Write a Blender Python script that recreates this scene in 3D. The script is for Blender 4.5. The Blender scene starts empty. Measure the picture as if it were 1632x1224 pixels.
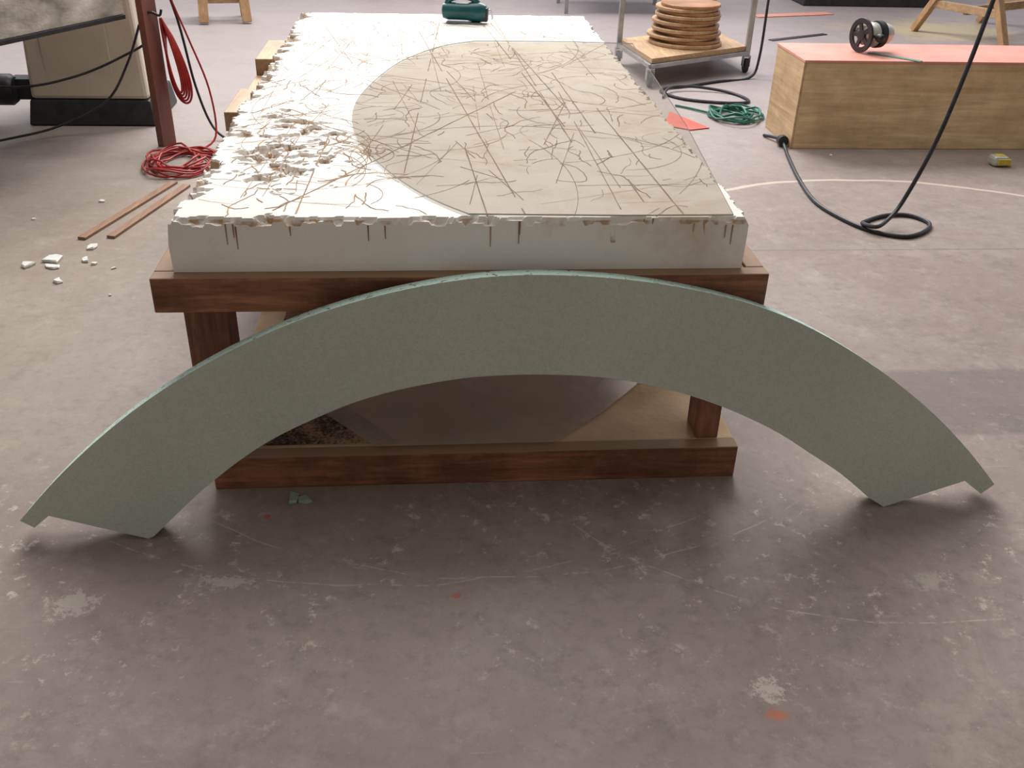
import bpy, math, random
from mathutils import Vector, Matrix, noise
random.seed(7)
sc=bpy.context.scene
COL=sc.collection
try:
    sc.view_settings.view_transform='Standard'
    sc.view_settings.look='None'
except Exception: pass

# ---------------------------------------------------------------- materials
def newmat(name):
    m=bpy.data.materials.new(name); m.use_nodes=True
    nt=m.node_tree; b=nt.nodes['Principled BSDF']; return m,nt,b
def N(nt,t,**kw):
    n=nt.nodes.new(t)
    for k,v in kw.items():
        if k in n.inputs: n.inputs[k].default_value=v
        else: setattr(n,k,v)
    return n
def L(nt,a,b): nt.links.new(a,b)
def coord(nt,scale=(1,1,1),rot=(0,0,0)):
    tc=N(nt,'ShaderNodeTexCoord'); mp=N(nt,'ShaderNodeMapping')
    mp.inputs['Scale'].default_value=scale; mp.inputs['Rotation'].default_value=rot
    L(nt,tc.outputs['Object'],mp.inputs['Vector']); return mp.outputs['Vector']
def ramp(nt,fac,stops):
    r=N(nt,'ShaderNodeValToRGB'); e=r.color_ramp.elements
    while len(e)<len(stops): e.new(0.5)
    for i,(p,c) in enumerate(stops):
        e[i].position=p; e[i].color=(*c,1) if len(c)==3 else c
    L(nt,fac,r.inputs['Fac']); return r.outputs['Color']
def mix(nt,fac,a,b,mode='MIX'):
    m=N(nt,'ShaderNodeMix',data_type='RGBA',blend_type=mode)
    for sock,v in ((m.inputs[0],fac),(m.inputs[6],a),(m.inputs[7],b)):
        if hasattr(v,'is_linked'): L(nt,v,sock)
        elif isinstance(v,(int,float)): sock.default_value=v
        else: sock.default_value=(*v,1)
    return m.outputs[2]
def math_(nt,op,a,b=None,c=None):
    m=N(nt,'ShaderNodeMath',operation=op)
    for i,v in enumerate((a,b,c)):
        if v is None: continue
        if hasattr(v,'is_linked'): L(nt,v,m.inputs[i])
        else: m.inputs[i].default_value=v
    return m.outputs[0]
def bump(nt,b,h,strength=.3,dist=.01):
    n=N(nt,'ShaderNodeBump',Strength=strength,Distance=dist)
    L(nt,h,n.inputs['Height']); L(nt,n.outputs['Normal'],b.inputs['Normal'])
def noisy(name,c1,c2,scale=8,rough=.6,metal=0,bmp=.15,detail=4,bscale=60,spec=.4,stretch=(1,1,1)):
    m,nt,b=newmat(name); v=coord(nt,stretch)
    n=N(nt,'ShaderNodeTexNoise',Scale=scale,Detail=detail); L(nt,v,n.inputs['Vector'])
    L(nt,ramp(nt,n.outputs['Fac'],[(.3,c1),(.7,c2)]),b.inputs['Base Color'])
    b.inputs['Roughness'].default_value=rough; b.inputs['Metallic'].default_value=metal
    b.inputs['Specular IOR Level'].default_value=spec
    if bmp>0:
        n2=N(nt,'ShaderNodeTexNoise',Scale=bscale,Detail=3); L(nt,v,n2.inputs['Vector'])
        bump(nt,b,n2.outputs['Fac'],bmp,.005)
    return m
def wood(name,dark,light,axis='x',s=1.0,rough=.55,dust=None,worn=.3):
    m,nt,b=newmat(name)
    sc_={'x':(1.2*s,14*s,14*s),'y':(14*s,1.2*s,14*s),'z':(14*s,14*s,1.2*s)}[axis]
    v=coord(nt,sc_)
    n=N(nt,'ShaderNodeTexNoise',Scale=2.2,Detail=6,Roughness=.6,Distortion=1.2); L(nt,v,n.inputs['Vector'])
    n2=N(nt,'ShaderNodeTexNoise',Scale=9,Detail=4); L(nt,v,n2.inputs['Vector'])
    f=math_(nt,'ADD',math_(nt,'MULTIPLY',n.outputs['Fac'],.7),math_(nt,'MULTIPLY',n2.outputs['Fac'],.3))
    c=ramp(nt,f,[(.33,dark),(.52,tuple((a+b_)/2 for a,b_ in zip(dark,light))),(.66,light)])
    v2=coord(nt); n3=N(nt,'ShaderNodeTexNoise',Scale=6,Detail=6,Roughness=.7); L(nt,v2,n3.inputs['Vector'])
    c=mix(nt,worn,c,ramp(nt,n3.outputs['Fac'],[(.38,(.35,.30,.27)),(.6,(1,1,1))]),'MULTIPLY')
    if dust:
        g=N(nt,'ShaderNodeNewGeometry'); sx=N(nt,'ShaderNodeSeparateXYZ'); L(nt,g.outputs['Normal'],sx.inputs[0])
        up=math_(nt,'GREATER_THAN',sx.outputs[2],.7)
        c=mix(nt,math_(nt,'MULTIPLY',up,.75),c,dust)
    L(nt,c,b.inputs['Base Color']); b.inputs['Roughness'].default_value=rough
    bump(nt,b,f,.25,.004)
    return m

M={}
M['beam']=wood('beam_wood',(.16,.055,.026),(.47,.20,.10),'x',rough=.7,dust=(.34,.23,.13),worn=.7)
M['rail']=wood('rail_wood',(.18,.07,.035),(.44,.22,.12),'y',rough=.7,dust=(.34,.23,.14),worn=.6)
M['post']=wood('leg_wood',(.15,.055,.03),(.40,.17,.09),'z',rough=.7,worn=.6)
M['ply']=wood('plywood_face',(.62,.41,.21),(.92,.71,.43),'x',.5,.5)
M['plyside']=wood('plywood_side',(.48,.31,.16),(.72,.53,.31),'y',.6,.5)
M['pale']=wood('pale_wood',(.40,.24,.12),(.60,.42,.25),'y',1)
M['palez']=wood('pale_wood_upright',(.40,.22,.11),(.60,.38,.2),'z',1)
M['disc']=wood('disc_wood',(.30,.13,.05),(.52,.27,.12),'x',.8,.35)
M['strip']=wood('strip_wood',(.24,.12,.07),(.42,.25,.15),'y',1)
M['pink']=noisy('pink_board',(.66,.27,.21),(.76,.36,.29),6,.5,bmp=.05)
M['redsheet']=noisy('red_sheet',(.50,.08,.05),(.62,.12,.08),6,.45,bmp=.05)
M['black']=noisy('black_plastic',(.012,.012,.014),(.03,.03,.033),20,.45,bmp=.05)
M['cable']=noisy('black_rubber',(.012,.012,.016),(.035,.035,.045),25,.5,bmp=.05)
M['redcable']=noisy('red_rubber',(.30,.018,.018),(.42,.035,.03),25,.45,bmp=.05)
M['greencable']=noisy('green_rubber',(.01,.10,.07),(.02,.16,.11),25,.45,bmp=.05)
M['cream']=noisy('cream_enamel',(.50,.45,.35),(.60,.55,.44),3,.4,bmp=.03)
M['redpost']=noisy('rusty_red_paint',(.13,.06,.045),(.30,.10,.07),7,.6,bmp=.2,stretch=(1,1,.3))
M['steel']=noisy('grey_steel',(.30,.31,.33),(.45,.46,.48),10,.35,.7,bmp=.05)
M['steelpaint']=noisy('scratched_aluminium',(.22,.20,.16),(.72,.69,.60),7,.35,.15,bmp=.3,detail=10,stretch=(1,1,2))
M['teal']=noisy('teal_plastic',(.005,.06,.065),(.01,.10,.105),20,.35,bmp=.05)
M['yellow']=noisy('yellow_plastic',(.55,.42,.05),(.65,.5,.08),20,.4,bmp=.05)
M['chrome']=noisy('silver_shell',(.5,.5,.47),(.65,.65,.6),20,.3,.5,bmp=.05)
M['rulergreen']=noisy('green_rule',(.05,.22,.15),(.10,.30,.22),20,.4,bmp=.0)
M['foamchip']=noisy('foam_crumb_white',(.62,.62,.58),(.80,.80,.77),30,.9,bmp=.4)
M['mintchip']=noisy('foam_crumb_mint',(.22,.28,.24),(.34,.41,.36),30,.9,bmp=.4)
M['grey']=noisy('grey_paint',(.20,.21,.22),(.28,.29,.30),8,.5,bmp=.05)

def mk_arch(name,c1,c2,c3,spk):
    m,nt,b=newmat(name); v=coord(nt)
    n=N(nt,'ShaderNodeTexNoise',Scale=2.0,Detail=3); L(nt,v,n.inputs['Vector'])
    c=ramp(nt,n.outputs['Fac'],[(.35,c1),(.65,c2)])
    vo=N(nt,'ShaderNodeTexNoise',Scale=105,Detail=2,Roughness=.5,Distortion=1.5); L(nt,v,vo.inputs['Vector'])
    c=mix(nt,.3,c,ramp(nt,vo.outputs['Fac'],[(.35,(.78,.78,.78)),(.62,(1.12,1.12,1.12))]),'MULTIPLY')
    if spk:
        s=N(nt,'ShaderNodeTexNoise',Scale=70,Detail=2); L(nt,v,s.inputs['Vector'])
        c=mix(nt,ramp(nt,s.outputs['Fac'],[(.62,(0,0,0)),(.68,(1,1,1))]),c,c3)
    L(nt,c,b.inputs['Base Color']); b.inputs['Roughness'].default_value=.7
    b.inputs['Specular IOR Level'].default_value=.3
    bump(nt,b,vo.outputs['Fac'],.35 if not spk else .8,.004)
    return m
M['archface']=mk_arch('mint_foam_face',(.50,.53,.455),(.565,.595,.515),(0,0,0),False)
M['archedge']=mk_arch('mint_foam_edge',(.48,.64,.56),(.62,.78,.70),(.14,.19,.16),True)

def mk_white():
    m,nt,b=newmat('white_foam'); v=coord(nt)
    n=N(nt,'ShaderNodeTexNoise',Scale=3,Detail=5,Roughness=.6); L(nt,v,n.inputs['Vector'])
    c=ramp(nt,n.outputs['Fac'],[(.3,(.80,.76,.70)),(.55,(.90,.87,.82))])
    n2=N(nt,'ShaderNodeTexNoise',Scale=2.3,Detail=7,Roughness=.75); L(nt,v,n2.inputs['Vector'])
    st=ramp(nt,n2.outputs['Fac'],[(.54,(0,0,0)),(.74,(1,1,1))])
    c=mix(nt,math_(nt,'MULTIPLY',st,.6),c,(.58,.43,.25))
    tc=N(nt,'ShaderNodeTexCoord'); sx=N(nt,'ShaderNodeSeparateXYZ'); L(nt,tc.outputs['Object'],sx.inputs[0])
    g=N(nt,'ShaderNodeNewGeometry'); sn=N(nt,'ShaderNodeSeparateXYZ'); L(nt,g.outputs['Normal'],sn.inputs[0])
    rec=math_(nt,'MULTIPLY',math_(nt,'LESS_THAN',sx.outputs[2],.1166-.006),math_(nt,'GREATER_THAN',sn.outputs[2],.05))
    n4=N(nt,'ShaderNodeTexNoise',Scale=25,Detail=3); L(nt,v,n4.inputs['Vector'])
    c=mix(nt,math_(nt,'MULTIPLY',rec,ramp(nt,n4.outputs['Fac'],[(.46,(0,0,0)),(.60,(.85,.85,.85))])),c,(.45,.27,.13))
    L(nt,c,b.inputs['Base Color']); b.inputs['Roughness'].default_value=.9
    b.inputs['Specular IOR Level'].default_value=.15
    n3=N(nt,'ShaderNodeTexNoise',Scale=120,Detail=3); L(nt,v,n3.inputs['Vector'])
    bump(nt,b,n3.outputs['Fac'],.25,.003)
    return m
M['white']=mk_white()
M['cut']=noisy('saw_cut_brown',(.18,.085,.035),(.50,.32,.17),9,.9,bmp=0)

def mk_sheet(name,tint,gl,edge,r=.08,fk=.3):
    m=bpy.data.materials.new(name); m.use_nodes=True; nt=m.node_tree
    nt.nodes.clear(); o=N(nt,'ShaderNodeOutputMaterial')
    t=N(nt,'ShaderNodeBsdfTransparent'); t.inputs[0].default_value=(*tint,1)
    g=N(nt,'ShaderNodeBsdfGlossy'); g.inputs['Roughness'].default_value=r
    d=N(nt,'ShaderNodeBsdfDiffuse'); d.inputs[0].default_value=(*edge,1)
    fr=N(nt,'ShaderNodeFresnel',IOR=1.45)
    v=coord(nt); n=N(nt,'ShaderNodeTexNoise',Scale=4,Detail=6); L(nt,v,n.inputs['Vector'])
    f2=math_(nt,'MULTIPLY',ramp(nt,n.outputs['Fac'],[(.3,(.3,.3,.3)),(.7,(1,1,1))]),gl)
    a=N(nt,'ShaderNodeMixShader'); L(nt,f2,a.inputs[0]); L(nt,t.outputs[0],a.inputs[1]); L(nt,d.outputs[0],a.inputs[2])
    b=N(nt,'ShaderNodeMixShader'); L(nt,math_(nt,'MULTIPLY',fr.outputs[0],fk),b.inputs[0]); L(nt,a.outputs[0],b.inputs[1]); L(nt,g.outputs[0],b.inputs[2])
    L(nt,b.outputs[0],o.inputs['Surface']); return m
M['acrylic']=mk_sheet('clear_acrylic',(.80,.765,.715),.18,(.44,.41,.36),.12,.22)
M['acrylicedge']=noisy('acrylic_edge',(.45,.48,.46),(.55,.58,.56),9,.3,bmp=0)
M['film']=mk_sheet('dusty_plastic_film',(.97,.95,.93),.45,(.62,.55,.49),.25,.35)

def mk_floor():
    m,nt,b=newmat('painted_concrete_floor'); v=coord(nt)
    tc=N(nt,'ShaderNodeTexCoord'); sx=N(nt,'ShaderNodeSeparateXYZ'); L(nt,tc.outputs['Object'],sx.inputs[0])
    X,Y=sx.outputs[0],sx.outputs[1]
    def noi(scale,detail=5,rough=.6,dist=0,vv=v):
        n=N(nt,'ShaderNodeTexNoise',Scale=scale,Detail=detail,Roughness=rough,Distortion=dist); L(nt,vv,n.inputs['Vector']); return n.outputs['Fac']
    c=ramp(nt,noi(.9,6),[(.3,(.240,.182,.152)),(.5,(.290,.230,.200)),(.7,(.325,.270,.240))])
    c=mix(nt,ramp(nt,noi(3.5,8,.7),[(.50,(0,0,0)),(.70,(.55,.55,.55))]),c,(.175,.132,.108))
    c=mix(nt,ramp(nt,noi(1.6,8,.75,.6),[(.50,(0,0,0)),(.75,(.65,.65,.65))]),c,(.41,.345,.28))
    c=mix(nt,ramp(nt,noi(28,4,.7),[(.5,(0,0,0)),(.75,(.5,.5,.5))]),c,(.18,.142,.12))
    c=mix(nt,ramp(nt,noi(9,8,.8),[(.51,(0,0,0)),(.70,(.5,.5,.5))]),c,(.43,.37,.31))
    def smooth(val,a,b_):
        mr=N(nt,'ShaderNodeMapRange',interpolation_type='SMOOTHSTEP'); L(nt,val,mr.inputs[0]); mr.inputs[1].default_value=a; mr.inputs[2].default_value=b_; return mr.outputs[0]
    dust=math_(nt,'MULTIPLY',smooth(X,-.7,-1.3),noi(2.2,5))
    c=mix(nt,math_(nt,'MULTIPLY',dust,.45),c,(.33,.30,.20))
    def boxm(x0,x1,y0,y1,s):
        w=math_(nt,'MULTIPLY',math_(nt,'SUBTRACT',noi(6,3),.5),.12)
        XX=math_(nt,'ADD',X,w); YY=math_(nt,'ADD',Y,math_(nt,'MULTIPLY',w,.3))
        a=math_(nt,'MULTIPLY',smooth(XX,x0-s,x0+s),smooth(XX,x1+s,x1-s))
        b_=math_(nt,'MULTIPLY',smooth(YY,y0-s*.4,y0+s*.4),smooth(YY,y1+s*.4,y1-s*.4))
        return math_(nt,'MULTIPLY',a,b_)
    c=mix(nt,math_(nt,'MULTIPLY',boxm(1.05,3.2,.13,.47,.04),.5),c,(.130,.108,.10))
    jl=math_(nt,'MULTIPLY',smooth(math_(nt,'ABSOLUTE',math_(nt,'SUBTRACT',Y,1.40)),.006,.001),smooth(X,.3,.5))
    c=mix(nt,math_(nt,'MULTIPLY',jl,.6),c,(.12,.10,.09))
    def ring(cx,cy,r,w,n_scale=5,thr=.45):
        dx=math_(nt,'SUBTRACT',X,cx); dy=math_(nt,'SUBTRACT',Y,cy)
        wob=math_(nt,'MULTIPLY',math_(nt,'SUBTRACT',noi(3,2),.5),.05)
        d=math_(nt,'ADD',math_(nt,'SQRT',math_(nt,'ADD',math_(nt,'MULTIPLY',dx,dx),math_(nt,'MULTIPLY',dy,dy))),wob)
        e=math_(nt,'ABSOLUTE',math_(nt,'SUBTRACT',d,r))
        k=smooth(e,w,w*.3)
        g=smooth(noi(n_scale,5,.8),thr,thr+.1)
        return math_(nt,'MULTIPLY',k,g)
    rr=ring(1.83,.9,1.33,.017,4,.2)
    rr=math_(nt,'MULTIPLY',rr,smooth(Y,1.5,1.9))
    c=mix(nt,math_(nt,'MULTIPLY',rr,.8),c,(.64,.55,.44))
    r2=math_(nt,'MAXIMUM',ring(.1,.75,1.12,.0028,12,.44),ring(.95,.35,.90,.0028,13,.45))
    r2=math_(nt,'MAXIMUM',r2,ring(-.15,.9,1.28,.002,18,.45))
    r2=math_(nt,'MULTIPLY',r2,smooth(Y,-.10,-.22))
    c=mix(nt,math_(nt,'MULTIPLY',r2,.6),c,(.54,.47,.40))
    zone=math_(nt,'MULTIPLY',smooth(Y,.2,-.20),smooth(Y,-.85,-.36))
    s1=ramp(nt,noi(21,8,.78),[(.565,(0,0,0)),(.615,(1,1,1))])
    gate=smooth(noi(3.6,4,.6),.43,.53)
    c=mix(nt,math_(nt,'MULTIPLY',math_(nt,'MULTIPLY',s1,gate),math_(nt,'ADD',.16,math_(nt,'MULTIPLY',zone,.66))),c,(.58,.50,.42))
    s2=ramp(nt,noi(75,4,.7),[(.64,(0,0,0)),(.69,(1,1,1))])
    c=mix(nt,math_(nt,'MULTIPLY',s2,.42),c,(.54,.47,.40))
    v3=coord(nt,(3,30,1),(0,0,.5)); s3=ramp(nt,noi(2.2,3,.5,0,v3),[(.70,(0,0,0)),(.73,(1,1,1))])
    c=mix(nt,math_(nt,'MULTIPLY',s3,.25),c,(.46,.40,.34))
    def blob(cx,cy,rx,ry,soft=.6,amp=.9,ns=45,na=4.5):
        dx=math_(nt,'DIVIDE',math_(nt,'SUBTRACT',X,cx),rx); dy=math_(nt,'DIVIDE',math_(nt,'SUBTRACT',Y,cy),ry)
        d=math_(nt,'SQRT',math_(nt,'ADD',math_(nt,'MULTIPLY',dx,dx),math_(nt,'MULTIPLY',dy,dy)))
        d=math_(nt,'ADD',d,math_(nt,'MULTIPLY',math_(nt,'SUBTRACT',noi(ns,8,.85),.5),na))
        return math_(nt,'MULTIPLY',smooth(d,1.0,1.0-soft),amp)
    pale=(.58,.51,.44)
    for (cx,cy,rx,ry,am,ns) in ((.54,-.70,.030,.026,.75,50),(-.80,-.40,.05,.035,.5,26),(-.52,-.355,.06,.022,.5,32),(.97,-.43,.04,.025,.4,28)):
        c=mix(nt,blob(cx,cy,rx,ry,.35,am,ns,8),c,pale)
    c=mix(nt,blob(.535,-.757,.033,.018,.8,.8,30,2.5),c,(.52,.14,.06))
    c=mix(nt,blob(-.03,-.42,.012,.010,.5,.7,30,2),c,(.50,.10,.05))
    c=mix(nt,blob(-.45,-.14,.010,.010,.5,.8,30,2),c,(.50,.07,.04))
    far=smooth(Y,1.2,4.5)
    c=mix(nt,math_(nt,'MULTIPLY',far,.55),c,(.33,.30,.33))  # sheen of the back light on distant floor, put into the colour
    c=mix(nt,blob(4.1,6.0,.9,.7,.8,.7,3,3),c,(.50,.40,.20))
    L(nt,c,b.inputs['Base Color'])
    rg=N(nt,'ShaderNodeMapRange'); L(nt,noi(4,6),rg.inputs[0]); rg.inputs[3].default_value=.44; rg.inputs[4].default_value=.66
    L(nt,rg.outputs[0],b.inputs['Roughness']); b.inputs['Specular IOR Level'].default_value=.36
    bump(nt,b,noi(40,5,.6),.12,.004)
    return m
M['floor']=mk_floor()
def mk_speck():
    m,nt,b=newmat('dusty_black_board'); v=coord(nt)
    n=N(nt,'ShaderNodeTexNoise',Scale=120,Detail=5,Roughness=.75); L(nt,v,n.inputs['Vector'])
    n2=N(nt,'ShaderNodeTexNoise',Scale=9,Detail=4); L(nt,v,n2.inputs['Vector'])
    f=math_(nt,'ADD',math_(nt,'MULTIPLY',n.outputs['Fac'],.6),math_(nt,'MULTIPLY',n2.outputs['Fac'],.4))
    L(nt,ramp(nt,f,[(.45,(.02,.017,.015)),(.60,(.44,.28,.16))]),b.inputs['Base Color']); b.inputs['Roughness'].default_value=.8
    return m
M['speck']=mk_speck()
M['shelf']=noisy('sawdust_covered_board',(.42,.28,.16),(.74,.55,.35),5,.85,bmp=.3,detail=8)

# ---------------------------------------------------------------- geometry helper
class G:
    def __init__(s): s.v=[];s.f=[];s.m=[];s.mi=0
    def add(s,vs,fs):
        o=len(s.v); s.v+= [Vector(a) for a in vs]; s.f+=[tuple(i+o for i in f) for f in fs]; s.m+=[s.mi]*len(fs); return s
    def box(s,x0,x1,y0,y1,z0,z1):
        return s.add([(x0,y0,z0),(x1,y0,z0),(x1,y1,z0),(x0,y1,z0),(x0,y0,z1),(x1,y0,z1),(x1,y1,z1),(x0,y1,z1)],
            [(0,3,2,1),(4,5,6,7),(0,1,5,4),(1,2,6,5),(2,3,7,6),(3,0,4,7)])
    def beam(s,a,b,w,h,up=(0,0,1)):
        a=Vector(a);b=Vector(b);d=(b-a).normalized();u=Vector(up)
        if abs(d.dot(u))>.98: u=Vector((0,1,0))
        r=d.cross(u).normalized();u=r.cross(d)
        vs=[]
        for p in (a,b):
            for i,j in((-1,-1),(1,-1),(1,1),(-1,1)): vs.append(p+r*(i*w/2)+u*(j*h/2))
        return s.add(vs,[(3,2,1,0),(4,5,6,7),(0,1,5,4),(1,2,6,5),(2,3,7,6),(3,0,4,7)])
    def prism(s,poly,z0,z1):
        n=len(poly); vs=[(p[0],p[1],z0) for p in poly]+[(p[0],p[1],z1) for p in poly]
        return s.add(vs,[tuple(range(n-1,-1,-1)),tuple(range(n,2*n))]+[(i,(i+1)%n,(i+1)%n+n,i+n) for i in range(n)])
    def lathe(s,prof,n=32,M4=None,cap=True):
        vs=[];fs=[]
        for r,z in prof:
            for i in range(n):
                a=2*math.pi*i/n; vs.append(Vector((r*math.cos(a),r*math.sin(a),z)))
        k=len(prof)
        for j in range(k-1):
            for i in range(n): fs.append((j*n+i,j*n+(i+1)%n,(j+1)*n+(i+1)%n,(j+1)*n+i))
        if cap: fs.append(tuple(range(n-1,-1,-1))); fs.append(tuple((k-1)*n+i for i in range(n)))
        if M4: vs=[M4@a for a in vs]
        return s.add(vs,fs)
    def tube(s,pts,r,n=8,sub=6,closed=False):
        P=[Vector(p) for p in pts]
        if sub>1: P=crom(P,sub)
        vs=[];fs=[];prev=None
        for i,p in enumerate(P):
            t=(P[min(i+1,len(P)-1)]-P[max(i-1,0)])
            if t.length<1e-9: t=Vector((1,0,0))
            t.normalize()
            if prev is None:
                u=t.cross(Vector((0,0,1)));
                if u.length<.1: u=t.cross(Vector((0,1,0)))
            else: u=prev-t*prev.dot(t)
            u.normalize(); prev=u; w=t.cross(u)
            for k in range(n):
                a=2*math.pi*k/n; vs.append(p+u*(r*math.cos(a))+w*(r*math.sin(a)))
        for i in range(len(P)-1):
            for k in range(n): fs.append((i*n+k,i*n+(k+1)%n,(i+1)*n+(k+1)%n,(i+1)*n+k))
        fs.append(tuple(range(n-1,-1,-1))); e=(len(P)-1)*n; fs.append(tuple(e+k for k in range(n)))
        return s.add(vs,fs)
    def xf(s,M4): s.v=[M4@a for a in s.v]; return s
    def make(s,name,mats,parent=None,origin=None,bevel=0,smooth=False,seg=2):
        if origin is None: origin=parent['_o'] if parent else (0,0,0)
        o=Vector(origin); base=Vector(parent['_o']) if parent else Vector((0,0,0))
        me=bpy.data.meshes.new(name); me.from_pydata([tuple(a-o) for a in s.v],[],s.f); 
        for mm in (mats if isinstance(mats,(list,tuple)) else [mats]): me.materials.append(M[mm])
        me.polygons.foreach_set('material_index',s.m)
        if smooth: me.polygons.foreach_set('use_smooth',[True]*len(me.polygons))
        me.update(); me.validate()
        ob=bpy.data.objects.new(name,me); COL.objects.link(ob)
        if parent: ob.parent=parent; ob.location=o-base
        else: ob.location=o
        ob['_o']=tuple(o)
        if bevel>0:
            b=ob.modifiers.new('bevel','BEVEL'); b.width=bevel; b.segments=seg; b.limit_method='ANGLE'; b.angle_limit=math.radians(35)
        if smooth:
            try:
                e=ob.modifiers.new('split','EDGE_SPLIT'); e.split_angle=math.radians(40)
            except Exception: pass
        return ob
def crom(P,sub):
    out=[]
    for i in range(len(P)-1):
        p0=P[max(i-1,0)];p1=P[i];p2=P[i+1];p3=P[min(i+2,len(P)-1)]
        for k in range(sub):
            t=k/sub; out.append(.5*((2*p1)+(p2-p0)*t+(2*p0-5*p1+4*p2-p3)*t*t+(3*p1-p0-3*p2+p3)*t**3))
    out.append(P[-1]); return out
def tag(ob,label,cat,group=None,kind=None):
    ob['label']=label; ob['category']=cat
    if group: ob['group']=group
    if kind: ob['kind']=kind
    return ob
def empty(name,loc,label,cat,group=None):
    e=bpy.data.objects.new(name,None); e.empty_display_size=.1; COL.objects.link(e); e.location=loc; e['_o']=tuple(loc)
    return tag(e,label,cat,group)

# ---------------------------------------------------------------- floor
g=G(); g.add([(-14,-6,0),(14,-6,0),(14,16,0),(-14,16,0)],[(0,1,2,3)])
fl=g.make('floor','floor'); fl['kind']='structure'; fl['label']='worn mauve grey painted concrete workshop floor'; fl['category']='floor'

# ---------------------------------------------------------------- table
FT=.6571; FB=.5405; LEN=2.456; BY=-.0315
tb=empty('work_table',(0,1.2,0),'low reddish brown timber work table with dusty lower shelf','table')
def part(name,geo,mat,par,bev=.003,smooth=False,label=None):
    o=geo.make(name,mat,par,bevel=bev,smooth=smooth)
    if label: o['label']=label
    return o
part('front_beam',G().box(-.652,.663,BY,BY+.04,FB-.0794,FB-.0005),'beam',tb)
part('rear_beam',G().box(-.652,.663,LEN-.01,LEN+.03,FB-.0794,FB-.0005),'beam',tb)
part('side_rail',G().box(-.652,-.612,BY+.041,LEN-.011,FB-.0794,FB-.0005),'rail',tb)
part('side_rail',G().box(.623,.663,BY+.041,LEN-.011,FB-.0794,FB-.0005),'rail',tb)
for yy in (.75,1.48,2.05):
    part('cross_beam',G().box(-.611,.622,yy,yy+.045,FB-.0794,FB-.002),'beam',tb)
for a in ((1.30,1.62,.45,.535),(1.72,1.98,.44,.5),(1.99,2.36,.46,.56)):
    part('side_block',G().box(-.735,-.653,a[0],a[1],a[2],a[3]),'pale',tb)
part('lower_beam',G().box(-.585,.661,BY,BY+.04,0.0,.087),'beam',tb)
part('lower_beam',G().box(-.585,.661,LEN-.05,LEN-.01,0.0,.087),'beam',tb)
part('lower_rail',G().box(-.585,-.545,BY+.041,LEN-.051,0.0,.07),'rail',tb)
part('lower_rail',G().box(.621,.661,BY+.041,LEN-.051,0.0,.07),'rail',tb)
part('lower_shelf',G().box(-.583,.659,BY+.041,LEN-.051,.0705,.086),'shelf',tb,label='plywood shelf covered in sawdust')
for x0,x1 in ((-.605,-.512),(.565,.62)):
    for y0 in (.0095,LEN-.10):
        part('leg',G().box(x0,x1,y0,y0+.088,.0865,FB-.003),'post',tb)
part('brace',G().beam((-.44,.08,.12),(-.38,.72,.455),.035,.07),'rail',tb)
g=G(); g.prism([(-.505,.02),(-.16,.02),(-.30,.20),(-.34,.75),(-.505,.75)],.0865,.0925)
tag(g.make('speckled_board','speck',origin=(-.4,.3,.0865)),'black board speckled with sawdust on the lower shelf','board')
g=G()
poly=[(-.21,-.005),(.22,-.002),(.36,.135),(.50,.30),(.34,.95),(-.36,.95),(-.335,.14)]
g.prism(poly,.0935,.0945)
tag(g.make('plastic_sheet','film',origin=(0,.4,.0935)),'dusty translucent plastic sheet lying on the lower table shelf','sheet')

# ---------------------------------------------------------------- foam block
def hfun(x,y):
    v=Vector((x,y,0))
    dl=x+.61; dr=.61-x; df=y; db=LEN-y
    z=FT+ .0012*noise.noise(v*14)
    f1=noise.fractal(Vector((x*16,y*22,.3)),.9,2.1,4)
    f2=noise.fractal(Vector((x*30,y*45,4.3)),.9,2.1,3)
    c1=abs(noise.cell(Vector((x*45+f2*.6,y*60+f2*.6,1.5))))
    def chip(d,w,thr,dp):
        if d>w*1.8: return 0
        e=f1*.55+f2*.25+(1-d/w)*.75
        if e<=thr: return 0
        return dp*(.25+.75*c1)*min(1,(e-thr)/.05)
    wl=.026+.11*max(0,noise.noise(Vector((y*2.6,3.3,0)))+.20)
    if y<.12: wl*=.6
    dep=chip(dl,wl,.28,.042)
    dep=max(dep,chip(dr,.010+.03*max(0,noise.noise(Vector((y*5,9.3,0)))+.05),.35,.02))
    dep=max(dep,chip(df,.008+(.012 if x<-.25 else 0)+.03*max(0,noise.noise(Vector((x*7,1.3,0)))),.35,.018))
    dep=max(dep,chip(db,.012,.35,.012))
    ex=((x+.45)/.16)**2+((y-.50)/.38)**2
    t=f1*.6+f2*.4-.25*ex
    if ex<1.8 and t>.09: dep=max(dep,(.005+.022*c1)*min(1,(t-.09)/.04))
    return z-dep
NX,NY=230,420
vs=[];fs=[]
for j in range(NY+1):
    for i in range(NX+1):
        x=-.61+1.22*i/NX; y=LEN*j/NY
        z=hfun(x,y)
        if i==0: x+= .012*abs(noise.noise(Vector((y*20,0,0))))+ (.3*(FT-z))
        if i==NX: x-= .004*abs(noise.noise(Vector((y*20,5,0))))
        if j==0: y+= .004*abs(noise.noise(Vector((x*30,0,7))))
        vs.append((x,y,z))
for j in range(NY):
    for i in range(NX):
        a=j*(NX+1)+i; fs.append((a,a+1,a+NX+2,a+NX+1))
border=[i for i in range(NX+1)]+[j*(NX+1)+NX for j in range(1,NY+1)]+[NY*(NX+1)+i for i in range(NX-1,-1,-1)]+[j*(NX+1) for j in range(NY-1,0,-1)]
g=G(); 
rows=[border]
for zz in (FT-.055,FB):
    row=[]
    for b_ in border:
        i=b_%(NX+1); j=b_//(NX+1)
        x=-.61+1.22*i/NX; y=LEN*j/NY
        s_=.997 if zz==FB else 1
        row.append(len(vs)); vs.append((x*s_,y,min(zz,vs[b_][2]-.002)))
    rows.append(row)
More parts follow.
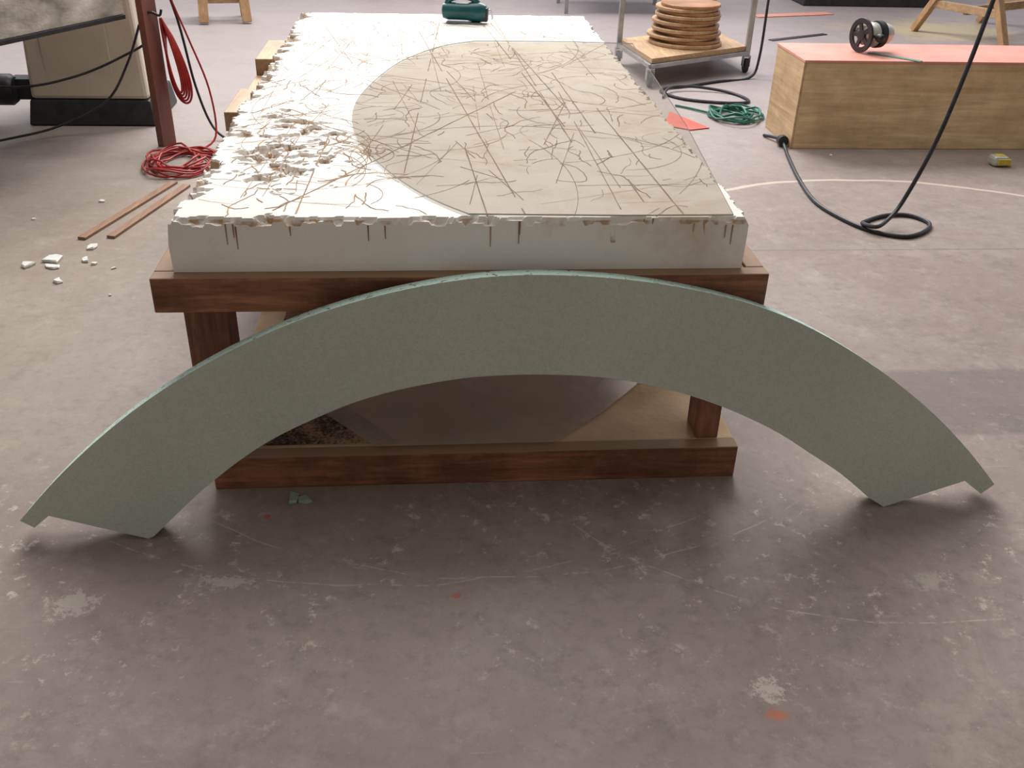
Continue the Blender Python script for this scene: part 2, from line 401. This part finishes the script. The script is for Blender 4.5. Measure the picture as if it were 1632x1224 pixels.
for r0,r1 in zip(rows,rows[1:]):
    n=len(r0)
    for k in range(n): fs.append((r0[k],r1[k],r1[(k+1)%n],r0[(k+1)%n]))
fs.append(tuple(reversed(rows[-1])))
g.add(vs,fs)
g.mi=1
def ribbon(P,w,closed=False):
    P=[Vector((p[0],p[1],0)) for p in P]
    Q=[P[0]]
    for a,b in zip(P,P[1:]):
        n=max(1,int((b-a).length/.008))
        for k in range(1,n+1): Q.append(a.lerp(b,k/n))
    seg=[];out=[]
    for i,q in enumerate(Q):
        t=(Q[min(i+1,len(Q)-1)]-Q[max(i-1,0)])
        if t.length<1e-9: continue
        t.normalize(); nrm=Vector((-t.y,t.x,0))*w*.5*(.6+.8*abs(noise.noise(q*12)))
        if not(-.605<q.x<.605 and .003<q.y<LEN-.005):
            if len(seg)>1: out.append(seg)
            seg=[]; continue
        if noise.noise(q*5+Vector((w*999,0,0)))<-.34:
            if len(seg)>1: out.append(seg)
            seg=[]; continue
        seg.append((q+nrm,q-nrm,hfun(q.x,q.y)+.0007))
    if len(seg)>1: out.append(seg)
    for sg in out:
        vv=[];ff=[]
        for a,b,z in sg: vv+=[(a.x,a.y,z),(b.x,b.y,z)]
        for i in range(len(sg)-1): ff.append((2*i+1,2*i+3,2*i+2,2*i))
        g.add(vv,ff)
R=random.Random(11)
def arc(cx,cy,r,a0,a1,w):
    n=max(6,int(abs(a1-a0)*r/.02)); ribbon([(cx+r*math.cos(a0+(a1-a0)*k/n),cy+r*math.sin(a0+(a1-a0)*k/n)) for k in range(n+1)],w)
def line(a,b,w): ribbon([a,b],w)
def squig(x,y,l,w,a=None):
    a=R.uniform(0,6.28) if a is None else a; P=[(x,y)]; 
    k=R.uniform(-5,5)
    for i in range(int(l/.015)):
        a+=R.gauss(0,.30)+k*.015; x+=.015*math.cos(a); y+=.015*math.sin(a); P.append((x,y))
    ribbon(P,w)
for a,b in [((.13,.02),(-.12,2.2)),((-.13,.3),(-.02,2.25)),((.16,2.2),(.30,.7)),((.19,2.25),(.33,.9)),((.21,2.3),(.30,.55)),((.40,.1),(.33,1.6)),((.34,.05),(.33,1.2)),
            ((.05,0),(.02,.5)),((.47,.02),(.42,.9)),((-.4,.05),(.2,1.1)),((-.55,.9),(.1,.25)),((-.3,1.5),(.45,1.7)),((-.55,1.5),(.5,.9)),((-.1,2.3),(.5,1.9)),((-.35,.03),(-.33,.6))]:
    line(a,b,R.uniform(.0025,.0045))
for i in range(70):
    x=R.uniform(-.55,.58);y=R.uniform(.05,2.3);a=R.choice([math.pi/2+R.gauss(0,.25),R.uniform(0,3.14)]);l=R.uniform(.15,.8)
    line((x,y),(x+l*math.cos(a),y+l*math.sin(a)),R.uniform(.0012,.0026))
for i in range(60):
    r=R.choice([.08,.12,.2,.3,.45,.7,1.0])*R.uniform(.8,1.2); a0=R.uniform(0,6.28)
    arc(R.uniform(-.6,.6),R.uniform(.1,2.3),r,a0,a0+R.uniform(.6,2.8),R.uniform(.0012,.0026))
for i in range(6):
    arc(-.15+.02*i,1.75,.18+.035*i,.8,4.6,.002); arc(-.42,.3+.05*i,.2,-.5,1.6,.002)
for i in range(210):
    squig(R.uniform(-.58,.6),R.uniform(.05,2.35),R.uniform(.06,.30),R.uniform(.0014,.0032))
for i in range(110):
    squig(R.gauss(-.40,.14),abs(R.gauss(.45,.32))+.04,R.uniform(.04,.18),R.uniform(.002,.0045))
for i in range(40):
    squig(R.gauss(.25,.15),R.uniform(.3,1.8),R.uniform(.08,.25),R.uniform(.0018,.0038))
for x,dz in ((-.475,.03),(-.49,.045),(-.47,.05),(-.20,.035),(-.165,.03),(.055,.045),(.115,.05),(.117,.03),(.49,.02),(.56,.03),(.575,.045),(-.36,.02),(.40,.012)):
    z1=min(hfun(x,.0),FT)-.001
    g.add([(x-.0015,-.0012,z1),(x+.0015,-.0012,z1),(x+.0008,-.0012,z1-dz),(x-.0008,-.0012,z1-dz)],[(3,2,1,0)])
g.mi=0
foam=g.make('foam_block',['white','cut'],origin=(0,1.2,FB))
tag(foam,'thick white foam block scored with brown saw cuts on table','foam block')

# ---------------------------------------------------------------- acrylic sheet on foam
pl=[(.11,1.855),(.02,1.79),(-.06,1.69),(-.16,1.49),(-.23,1.24),(-.275,.98),(-.28,.77),(-.255,.57),(-.20,.385),(-.13,.22),(-.06,.10),(.01,.015)]
P=[(p.x,p.y) for p in crom([Vector((a,b,0)) for a,b in pl],4)]
P+=[(.34,.004),(.575,.006),(.64,.70),(.68,1.41),(.705,1.84),(.45,1.865)]
P=P[::-1] 
A=sum(P[i][0]*P[(i+1)%len(P)][1]-P[(i+1)%len(P)][0]*P[i][1] for i in range(len(P)))
if A<0: P=P[::-1]
g=G(); z0=FT+.0025; z1=FT+.0060; n=len(P)
g.add([(a,b,z1) for a,b in P],[tuple(range(n))])
g.mi=1
g.add([(a,b,z0) for a,b in P]+[(a,b,z1) for a,b in P],[(i,(i+1)%n,(i+1)%n+n,i+n) for i in range(n)])
tag(g.make('acrylic_sheet',['acrylic','acrylicedge'],origin=(.2,.9,z0)),'clear acrylic sheet with one curved side lying on white foam block','acrylic sheet')

# ---------------------------------------------------------------- arch
PL=Vector((-.6963,-.2074,0)); U=Vector((.99974,.02262,0)); V=Vector((-.00421,.18599,.98254)); NB=-Vector((.02222,-.98229,.18604))
outer=[(-.260,.057),(-.216,.107),(-.161,.163),(-.083,.235),(.001,.300),(.083,.357),(.177,.409),(.269,.454),(.347,.486),(.438,.517),(.541,.543),(.644,.562),(.735,.573),(.826,.576),(.918,.573),(1.038,.563),(1.147,.546),(1.259,.518),(1.337,.497),(1.433,.457),(1.524,.408),(1.620,.348),(1.702,.288),(1.789,.220),(1.863,.145),(1.920,.085),(1.951,.047)]
inner=[(0.012,.006),(.096,.086),(.150,.133),(.221,.187),(.290,.230),(.372,.269),(.453,.302),(.533,.325),(.613,.341),(.694,.352),(.774,.356),(.869,.355),(.966,.348),(1.049,.335),(1.134,.314),(1.221,.286),(1.311,.248),(1.403,.200),(1.483,.147),(1.565,.091),(1.642,.026)]
def cr2(l,s): return [(p.x,p.y) for p in crom([Vector((a,b,0)) for a,b in l],s)]
def smooth_(l):
    return [l[0]]+[((l[i-1][0]+2*l[i][0]+l[i+1][0])/4,(l[i-1][1]+2*l[i][1]+l[i+1][1])/4) for i in range(1,len(l)-1)]+[l[-1]]
poly=cr2(smooth_(outer),4)+[(1.921,.024),(1.875,.060),(1.682,0.0)]+cr2(inner,4)[::-1]+[(0,0),(-.200,.066),(-.233,.039)]
TH=.049
def ap(u,v,d):
    p=PL+U*u+V*v+NB*d; p.z=max(p.z,0.0005); return p
n=len(poly); g=G()
front=[ap(u,v,0) for u,v in poly]; back=[]
for k,(u,v) in enumerate(poly):
    back.append(ap(u,v,TH))
g.add(front,[tuple(range(n))])
g.add(back,[tuple(range(n-1,-1,-1))])
mid=[]
cen=(.84,-.2)
for k,(u,v) in enumerate(poly):
    du=u-cen[0];dv=v-cen[1];l=math.hypot(du,dv); j=.0018*noise.noise(Vector((u*40,v*40,0)))
    mid.append(ap(u+du/l*j,v+dv/l*j,TH*.5))
g.mi=1
g.add(front+mid+back,[(i,i+n,(i+1)%n+n,(i+1)%n) for i in range(n)]+[(i+n,i+2*n,(i+1)%n+2*n,(i+1)%n+n) for i in range(n)])
arch=g.make('foam_arch',['archface','archedge'],origin=(.14,-.17,0))
import bmesh
def fixn(ob):
    bm=bmesh.new(); bm.from_mesh(ob.data); bmesh.ops.remove_doubles(bm,verts=bm.verts,dist=1e-5); bmesh.ops.recalc_face_normals(bm,faces=bm.faces); bm.to_mesh(ob.data); bm.free()
fixn(arch)
tag(arch,'large mint green rigid foam arch segment leaning against timber table','foam arch')

# ---------------------------------------------------------------- crumbs
def chunk(name,mat,x,y,s,flat,label,group,z=0):
    g=G(); rr=random.Random(int(x*9999+y*777))
    n=6; vs=[]
    st=rr.uniform(.5,1.0); ro=rr.uniform(0,3.1)
    sides=[(rr.uniform(.5,1.35)) for _ in range(n)]
    for lv,sc_ in ((0,.95),(.6,1.0),(1,.82)):
        for i in range(n):
            a=2*math.pi*i/n
            px=s*sides[i]*sc_*math.cos(a); py=s*st*sides[i]*sc_*math.sin(a)
            vs.append((x+px*math.cos(ro)-py*math.sin(ro),y+px*math.sin(ro)+py*math.cos(ro),z+.0005+lv*flat*(rr.uniform(.6,1.1) if lv else 0)))
    fs=[(i,(i+1)%n,(i+1)%n+n,i+n) for i in range(n)]+[(i+n,(i+1)%n+n,(i+1)%n+2*n,i+2*n) for i in range(n)]
    fs+=[tuple(range(n-1,-1,-1)),tuple(range(2*n,3*n))]
    g.add(vs,fs); return tag(g.make(name,mat,origin=(x,y,z)),label,'foam scrap',group)
lab='broken white foam scrap lying on the concrete floor'; gr='white foam scraps on the floor'
for x,y,s,f in [(-1.40,1.35,.046,.016),(-1.375,1.285,.036,.010),(-1.465,1.30,.024,.012),(-1.285,1.34,.028,.010),(-1.245,1.310,.016,.008),(-1.32,1.165,.024,.010),(-1.295,1.46,.024,.010),
    (-1.40,1.95,.014,.008),(-.93,1.17,.020,.012),(-1.17,1.27,.01,.006),(-1.6,1.75,.01,.006),(-1.12,1.05,.008,.005),(1.9,2.6,.012,.006),(.95,.9,.008,.004)]:
    chunk('foam_scrap','foamchip',x,y,s,f,lab,gr)
for x,y,s,f in [(-.40,-.075,.026,.010),(-.37,-.085,.018,.007)]:
    chunk('foam_scrap','mintchip',x,y,s,f,'small pale green foam scrap on floor beneath the arch','green foam scraps on the floor')

# ---------------------------------------------------------------- wood strips
for a,b in (((-1.356,1.54,.0055),(-1.162,2.183,.0055)),((-1.255,1.552,.0055),(-1.10,2.14,.0055))):
    g=G().beam(a,b,.032,.010); tag(g.make('wood_strip','strip',origin=a,bevel=.001),'thin brown timber strip lying on the concrete floor','wood strip','timber strips on the floor')

# ---------------------------------------------------------------- cords
def coil(name,mat,cx,cy,rx,ry,n,r,label,extra=None,seed=1,z0=.006):
    rr=random.Random(seed); pts=[]
    for k in range(n*12):
        a=k/12*2*math.pi; t=k/12
        w=1+.22*math.sin(t*2.3+seed)+.12*math.sin(a*2+t*1.7)
        pts.append((cx+rx*w*.75*math.cos(a)+.03*math.sin(t*1.9),cy+ry*w*.75*math.sin(a)+.03*math.cos(t*1.3),z0+r+ (t/n)*.05*(.6+.4*math.sin(a*3+t))))
    g=G().tube(pts,r,6,2)
    if extra: g.tube(extra,r,6,6)
    return tag(g.make(name,mat,origin=(cx,cy,0),smooth=True),label,'cord')
coil('red_extension_cord','redcable',-1.185,2.44,.17,.21,10,.005,'red extension cord coiled in a loose heap on floor',
     extra=[(-1.15,2.60,.012),(-1.08,2.72,.05),(-1.10,2.80,.25),(-1.17,2.82,.48),(-1.22,2.80,.66),(-1.24,2.79,.80)],seed=3,z0=.001)
coil('green_extension_cord','greencable',1.60,3.30,.15,.16,8,.006,'dark green extension cord tangled on the floor beside plywood box',
     extra=[(1.48,3.36,.01),(1.40,3.46,.008),(1.33,3.52,.008)],seed=5,z0=.001)
h=.009
cord=empty('black_extension_cord',(1.78,1.75,0),'thick black extension cord looped on floor and hanging from above','cord')
pts=[(1.66,2.92,h),(1.69,2.84,h+.012),(1.70,2.76,h+.018),(1.69,2.66,h),(1.665,2.55,h),(1.60,2.20,h),(1.57,1.91,h),(1.61,1.71,h),(1.68,1.57,h),(1.79,1.51,h),(1.90,1.57,h),(1.955,1.66,h),(1.91,1.745,h),(1.81,1.745,h),(1.70,1.68,h),(1.655,1.61,h+.016),(1.69,1.56,h+.022),
     (1.76,1.62,h+.03),(1.82,1.66,.09),(1.875,1.66,.25),(1.915,1.66,.41),(1.965,1.68,.64),(2.005,1.70,.86),(2.08,1.72,1.3),(2.2,1.75,2.0),(2.34,1.78,2.9)]
part('cable',G().tube(pts,.0085,8,6),'cable',cord,0,True)
part('connector',G().lathe([(.014,0),(.026,.004),(.028,.03),(.022,.055),(.012,.07)],16,Matrix.Translation((1.70,2.76,.029))@Matrix.Rotation(math.radians(-95),4,'X')@Matrix.Translation((0,0,-.03))),'black',cord,0,True)
g=G().tube([(2.05,4.30,.9),(2.04,4.28,.5),(2.03,4.26,.12),(1.97,4.22,h),(1.75,4.12,h),(1.50,3.98,h),(1.36,3.92,h),(1.32,3.82,h),(1.42,3.66,h),(1.65,3.58,h),(1.79,3.62,h),(1.74,3.82,h),(1.55,3.90,h+.015),(1.40,3.88,h+.018),(1.33,3.78,h+.018),(1.30,3.70,h)],.0085,8,6)
tag(g.make('cart_power_cord','cable',origin=(1.5,3.8,0),smooth=True),'black power cord looping on the floor beside wheeled cart','cord')

# ---------------------------------------------------------------- plywood box
bx=empty('plywood_box',(2.45,2.93,0),'long pale plywood box with pink top panel on floor','box')
part('body',G().box(1.742,3.25,2.713,3.12,.001,.418),['ply'],bx,.002)
part('side_panel',G().box(1.730,1.7415,2.715,3.12,.001,.418),'plyside',bx,.001)
part('top_panel',G().box(1.728,3.26,2.708,3.13,.4185,.430),'pink',bx,.001,label='salmon pink top panel')
ro=empty('router',(2.14,2.93,.431),'black and silver hand router lying on pink box top','power tool')
RM=Matrix.Translation((2.065,2.90,.431+.082))@Matrix.Rotation(math.radians(18),4,'Z')@Matrix.Rotation(math.radians(90),4,'Y')
g=G(); g.lathe([(.080,-.006),(.082,0),(.080,.006),(.058,.006),(.055,0),(.058,-.006),(.080,-.006)],32,RM,False)
for k in range(5):
    a=k*2*math.pi/5+.3; q=Matrix.Rotation(a,4,'Z')
    gg=G().box(.016,.060,-.010,.010,-.004,.004).xf(RM@q); g.add(gg.v,gg.f)
g.lathe([(.014,-.006),(.026,-.005),(.026,.012),(.014,.012)],20,RM)
part('base_plate',g,'black',ro,0)
g=G().lathe([(.030,.006),(.046,.014),(.050,.05),(.058,.055),(.058,.075),(.050,.08),(.050,.15),(.042,.17),(.02,.175)],28,RM)
part('motor_housing',g,'chrome',ro,0,True)
for sgn in (1,-1):
    g=G().lathe([(.008,0),(.010,.02),(.019,.03),(.022,.045),(.016,.06),(.004,.064)],16,RM@Matrix.Translation((0,sgn*.045,.04))@Matrix.Rotation(-sgn*math.pi/2,4,'X'))
    part('handle',g,'black',ro,0,True)
part('collar',G().lathe([(.056,.084),(.064,.086),(.064,.115),(.056,.117)],28,RM),'black',ro,0,True)
g=G().beam((2.12,2.90,.4325),(2.30,2.70,.4325),.034,.002)
tag(g.make('steel_rule','rulergreen',origin=(2.2,2.8,.431)),'green flat rule overhanging edge of the pink panel','ruler')
tm=empty('tape_measure',(2.68,2.45,0),'silver and yellow tape measure lying on the floor','tape measure')
part('case',G().box(2.635,2.715,2.415,2.485,.002,.050),'chrome',tm,.014)
part('case_band',G().box(2.655,2.718,2.41,2.42,.010,.040).box(2.66,2.70,2.43,2.47,.044,.052),'yellow',tm,.003)
part('tape_hook',G().box(2.716,2.732,2.425,2.445,.002,.012),'yellow',tm,.001)
g=G().prism([(1.18,3.12),(1.30,3.03),(1.41,3.07),(1.27,3.40)],.001,.006)
tag(g.make('red_board','redsheet',origin=(1.3,3.1,0)),'flat red board offcut lying on the concrete floor','board')

# ---------------------------------------------------------------- cart
ca=empty('wheeled_cart',(1.6,4.5,0),'steel framed wheeled cart with plywood shelf holding wooden discs','cart')
c0=[(1.28,4.0),(1.99,4.42),(1.91,5.04),(1.20,4.62)]
part('shelf_board',G().prism(c0,.135,.165),'pale',ca,.002)
def inset(p,t=.06): 
    cx=sum(a for a,_ in c0)/4; cy=sum(b for _,b in c0)/4; return (p[0]+(cx-p[0])*t,p[1]+(cy-p[1])*t)
cc=[inset(p,-.02) for p in c0]
for i,p in enumerate(cc):
    if i!=0: part('frame_post',G().box(p[0]-.016,p[0]+.016,p[1]-.016,p[1]+.016,.11,.95),'steel',ca,.002)
    q=cc[(i+1)%4]
    if i in (1,2): part('top_rail',G().beam((p[0],p[1],.935),(q[0],q[1],.935),.03,.03),'steel',ca,.002)
    part('lower_rail',G().beam((p[0],p[1],.122),(q[0],q[1],.122),.03,.024),'steel',ca,.002)
    cst=part('caster',G().box(p[0]-.024,p[0]+.024,p[1]-.02,p[1]+.02,.098,.110).box(p[0]-.024,p[0]-.019,p[1]-.02,p[1]+.02,.04,.10).box(p[0]+.019,p[0]+.024,p[1]-.02,p[1]+.02,.04,.10),'steel',ca,.001)
    w=G().lathe([(.03,-.014),(.044,-.011),(.045,0),(.044,.011),(.03,.014)],24,Matrix.Translation((p[0],p[1],.0455))@Matrix.Rotation(math.pi/2,4,'Y')).make('wheel','black',cst,smooth=True)
z=.1655
specs=[(.235,.022,.0),(.20,.020,.02),(.225,.020,-.025),(.195,.020,.025),(.215,.022,-.01),(.19,.020,.015),(.205,.022,-.02),(.195,.018,.01),(.21,.02,.0),(.19,.02,.01),(.2,.02,-.01),(.19,.02,.01)]
for i,(r,t,dx) in enumerate(specs):
    ox,oy=1.60+dx,4.50-dx*.6
    g=G().lathe([(r-.004,z),(r,z+.004),(r,z+t-.004),(r-.004,z+t)],48,Matrix.Translation((ox,oy,0)))
    tag(g.make('wooden_disc','disc' if i%2 else 'pale',origin=(ox,oy,z),smooth=True),'round varnished wooden disc stacked on the wheeled cart shelf','wooden disc','stack of wooden discs'); z+=t+.0006

# ---------------------------------------------------------------- bench, post, cabinet
d=Vector((-.45,-.893,0)); e=Vector((-.893,.45,0)); A0=Vector((-1.40,2.69,0))
wb=empty('workbench',tuple(A0),'old workbench with scratched metal apron and red painted legs','bench')
def quad(o,u,lu,v,lv,z0,z1):
    o=Vector(o); c=[o,o+u*lu,o+u*lu+v*lv,o+v*lv]; return G().prism([(p.x,p.y) for p in c][::1],z0,z1)
def qn(geo,name,mat,bev=.002):
    ob=part(name,geo,mat,wb,0); fixn(ob)
    b=ob.modifiers.new('bevel','BEVEL'); b.width=bev; b.segments=2; b.limit_method='ANGLE'; return ob
qn(quad(A0,d,1.7,e,1.6,.84,.88),'bench_top','steelpaint')  # depth extended out of view so the bench shades the floor beneath
qn(quad(A0,d,1.7,e,.02,.60,.839),'apron','steelpaint')
qn(quad(A0-e*.006,d,1.7,e,.03,.580,.599),'apron_edge','black')
qn(quad(A0+e*.021,d,.02,e,1.55,.62,.839),'apron','post')
ex_=Vector((-1.283,2.785,0))
for o,w_ in ((ex_,.09),(A0+d*1.62+e*.035,.06),(A0+d*1.62+e*1.5,.06),(A0+d*.03+e*1.5,.06)):
    qn(quad(o,d,w_,e,.035 if o is ex_ else .055,0.001,.838),'leg','redpost')
hk=empty('hanging_red_lead',(-1.26,2.76,.56),'bundle of red leads hanging in loops from the bench post','cord')
part('hook',G().tube([(-1.31,2.735,.60),(-1.29,2.735,.60),(-1.265,2.75,.585),(-1.255,2.755,.61)],.006,8,4),'black',hk,0,True)
g=G()
for k in range(5):
    o=.004*k; x0=-1.262+o*.8; w=.016+.005*k
    pts=[]
    for i in range(25):
        a=2*math.pi*i/24; pts.append((x0+w*math.sin(a)*(1.2-.5*math.cos(a))*.9+.042*(.5-.5*math.cos(a)),2.76+.008*k-.01,.575-.165*(1-math.cos(a))-.014*k))
    g.tube(pts,.0055,6,2)
part('lead',g,'redcable',hk,0,True)
g=G().tube([(-1.27,2.80,.85),(-1.215,2.86,.55),(-1.18,2.88,.25),(-1.12,2.86,.06),(-1.02,2.78,.007),(-.93,2.72,.007),(-.80,2.9,.007)],.006,8,6)
tag(g.make('thin_black_cord','cable',origin=(-1.0,2.8,0),smooth=True),'thin black cord dropping from bench post to the floor','cord')
cb=empty('machine_cabinet',(-1.75,3.3,0),'cream enamelled machine cabinet on black plinth beside the workbench','machine')
def taper(x0,x1,y0,y1,z0,z1,t):
    return G().add([(x0,y0,z0),(x1,y0,z0),(x1,y1,z0),(x0,y1,z0),(x0+t,y0+t,z1),(x1-t,y0+t,z1),(x1-t,y1-t,z1),(x0+t,y1-t,z1)],[(0,3,2,1),(4,5,6,7),(0,1,5,4),(1,2,6,5),(2,3,7,6),(3,0,4,7)])
part('plinth',taper(-2.06,-1.44,3.06,3.55,.001,.125,.02),'black',cb,.01)
part('cabinet_body',taper(-2.035,-1.465,3.085,3.53,.126,.83,.03),'cream',cb,.02)
part('cabinet_top',G().box(-2.06,-1.42,3.09,3.57,.831,.87),'steel',cb,.004)
g=G().lathe([(.02,0),(.07,.005),(.075,.03),(.075,.18),(.06,.2),(.02,.205)],28,Matrix.Translation((-2.30,3.10,.17))@Matrix.Rotation(math.radians(90),4,'Y'))
part('motor',g,'black',cb,0,True)
part('motor_bracket',G().box(-2.13,-2.03,3.10,3.20,.12,.22),'black',cb,.004)
part('access_panel',G().box(-1.94,-1.62,3.090,3.0965,.24,.64),'cream',cb,.004)
for k,(p) in enumerate([[(-2.3,2.75,.30),(-2.0,2.85,.24),(-1.75,2.95,.27),(-1.52,2.99,.36),(-1.38,2.95,.45),(-1.36,2.85,.6)],[(-2.4,2.5,.01),(-2.05,2.72,.03),(-1.85,2.88,.05),(-1.62,2.92,.16),(-1.5,2.95,.33),(-1.40,2.90,.52)]]):
    tag(G().tube(p,.006,8,6).make('drooping_power_cord','cable',origin=p[0],smooth=True),'thin black cord strung between bench and cream cabinet','cord','cords beside the cream cabinet')

# ---------------------------------------------------------------- jigsaw
js=empty('jigsaw',(.09,2.24,FT),'teal jigsaw power tool resting on the white foam block','power tool')
JM=Matrix.Translation((.095,2.25,FT+.003))@Matrix.Rotation(math.radians(-8),4,'Z')
g=G().box(-.085,.055,-.035,.035,0,.004).xf(JM); part('base_shoe',g,'steel',js,.002)
g=G().lathe([(.012,-.105),(.028,-.100),(.034,-.08),(.034,.0),(.038,.02),(.038,.05),(.028,.075),(.012,.08)],24,JM@Matrix.Translation((0,0,.042))@Matrix.Rotation(math.pi/2,4,'Y'))
part('motor_body',g,'teal',js,0,True)
g=G().tube([(-.085,0,.055),(-.075,0,.085),(-.03,0,.098),(.02,0,.092),(.05,0,.065)],.012,10,6).xf(JM); part('handle',g,'teal',js,0,True)
g=G().box(.045,.085,-.022,.022,.006,.060).xf(JM); part('gear_head',g,'black',js,.006)
g=G().tube([(.085,0,.05),(.095,.01,.045),(.10,.03,.02),(.098,.04,.01)],.004,8,4).xf(JM); part('blade_guard',g,'steel',js,0,True)

# ---------------------------------------------------------------- far things
def trestle(name,x,y,w,dp,h,rot,label,cat,mat='palez'):
    t=empty(name,(x,y,0),label,cat); R4=Matrix.Translation((x,y,0))@Matrix.Rotation(rot,4,'Z')
    for sx_ in (-1,1):
        for sy in (-1,1):
            part('leg',G().beam((sx_*w/2*1.05,sy*dp/2,.012),(sx_*w/2*.9,sy*.05,h-.04),.045,.07,(1,0,0)).xf(R4),mat,t)
        part('stretcher',G().beam((sx_*w/2,-dp/2*.72,h*.3),(sx_*w/2,dp/2*.72,h*.3),.03,.06).xf(R4),'pale',t)
    part('top_bar',G().beam((-w*.6,0,h),(w*.6,0,h),.09,.08).xf(R4),'pale',t)
    part('long_rail',G().beam((-w/2,0,h*.28),(w/2,0,h*.28),.03,.06).xf(R4),'pale',t)
trestle('sawhorse',4.45,5.85,.85,.8,.75,.5,'pale timber sawhorse standing on the dusty floor','sawhorse')
trestle('wooden_stool',-1.62,6.05,.30,.34,.55,.2,'small brown timber stool standing on the floor','stool')
trestle('wooden_stool',-.30,7.4,.5,.4,.6,.05,'pale timber stool standing beyond the foam block','stool')
mb=empty('floor_machine',(4.0,7.4,0),'grey floor standing workshop machine on low black base','machine')
part('plinth',taper(3.35,4.60,7.15,7.9,.001,.12,.02),'black',mb,.01)
part('machine_body',taper(3.45,4.45,7.22,7.8,.121,1.0,.05),'grey',mb,.02)
mb=empty('floor_machine',(2.2,9.3,0),'grey steel machine stand standing on black feet','machine')
part('plinth',taper(1.7,2.9,9.1,9.7,.001,.10,.02),'black',mb,.01)
part('machine_body',taper(1.8,2.8,9.15,9.65,.101,1.0,.05),'grey',mb,.02)
rk=empty('steel_rack',(1.3,6.9,0),'grey steel rack frame standing on floor','rack')
for x in (1.08,1.95):
    for y in (6.55,7.1): part('upright',G().box(x,x+.03,y,y+.03,.001,1.4),'steel',rk,.002)
for zz in (.5,1.38): part('shelf',G().box(1.08,1.98,6.55,7.13,zz,zz+.02),'steel',rk,.002)
g=G().beam((2.52,5.50,.003),(3.05,5.78,.003),.05,.005); tag(g.make('metal_strip','black',origin=(2.5,5.5,0)),'dark metal strip lying on the floor behind plywood box','strip')
g=G().beam((2.72,6.55,.004),(3.45,6.75,.004),.12,.006); tag(g.make('red_plank','pink',origin=(3,6.6,0)),'thin faded red plank lying on the workshop floor','board')

# ---------------------------------------------------------------- light
w=bpy.data.worlds.new('World'); sc.world=w; w.use_nodes=True; nt=w.node_tree
bg=nt.nodes['Background']; tc=N(nt,'ShaderNodeTexCoord'); sx=N(nt,'ShaderNodeSeparateXYZ'); L(nt,tc.outputs['Generated'],sx.inputs[0])
mr=N(nt,'ShaderNodeMapRange',interpolation_type='SMOOTHSTEP'); L(nt,sx.outputs[1],mr.inputs[0]); mr.inputs[1].default_value=-.2; mr.inputs[2].default_value=.8
c=mix(nt,mr.outputs[0],(.315,.29,.26),(.96,.95,1.04))
L(nt,c,bg.inputs['Color']); bg.inputs['Strength'].default_value=.82
def area(name,loc,tgt,sx_,sy_,en,col):
    l=bpy.data.lights.new(name,'AREA'); l.shape='RECTANGLE'; l.size=sx_; l.size_y=sy_; l.energy=en; l.color=col
    o=bpy.data.objects.new(name,l); COL.objects.link(o); o.location=loc
    o.rotation_euler=(Vector(tgt)-Vector(loc)).to_track_quat('-Z','Y').to_euler(); return o
area('window_light',(.2,6.4,4.4),(0,1.2,.3),5,2.2,540,(1,.98,.96))
area('skylight',(-.2,2.6,4.2),(0,1.8,0),2.2,2.2,100,(1,.97,.92))

# ---------------------------------------------------------------- camera
cam=bpy.data.cameras.new('camera'); co=bpy.data.objects.new('camera',cam); COL.objects.link(co); sc.camera=co
cam.sensor_fit='HORIZONTAL'; cam.sensor_width=36; cam.lens=36*1527.7/1632; cam.clip_end=100
yaw,pitch,roll=.0949,.5294,.0308
cy,sy=math.cos(yaw),math.sin(yaw)
f=Vector((sy*math.cos(pitch),cy*math.cos(pitch),-math.sin(pitch))); r=Vector((cy,-sy,0)); dn=f.cross(r)
r2=r*math.cos(roll)-dn*math.sin(roll); d2=r*math.sin(roll)+dn*math.cos(roll)
mm=Matrix((( r2.x,-d2.x,-f.x,-.0704),(r2.y,-d2.y,-f.y,-1.8997),(r2.z,-d2.z,-f.z,1.3717),(0,0,0,1)))
co.matrix_world=mm
for o in bpy.data.objects:
    if '_o' in o: del o['_o']
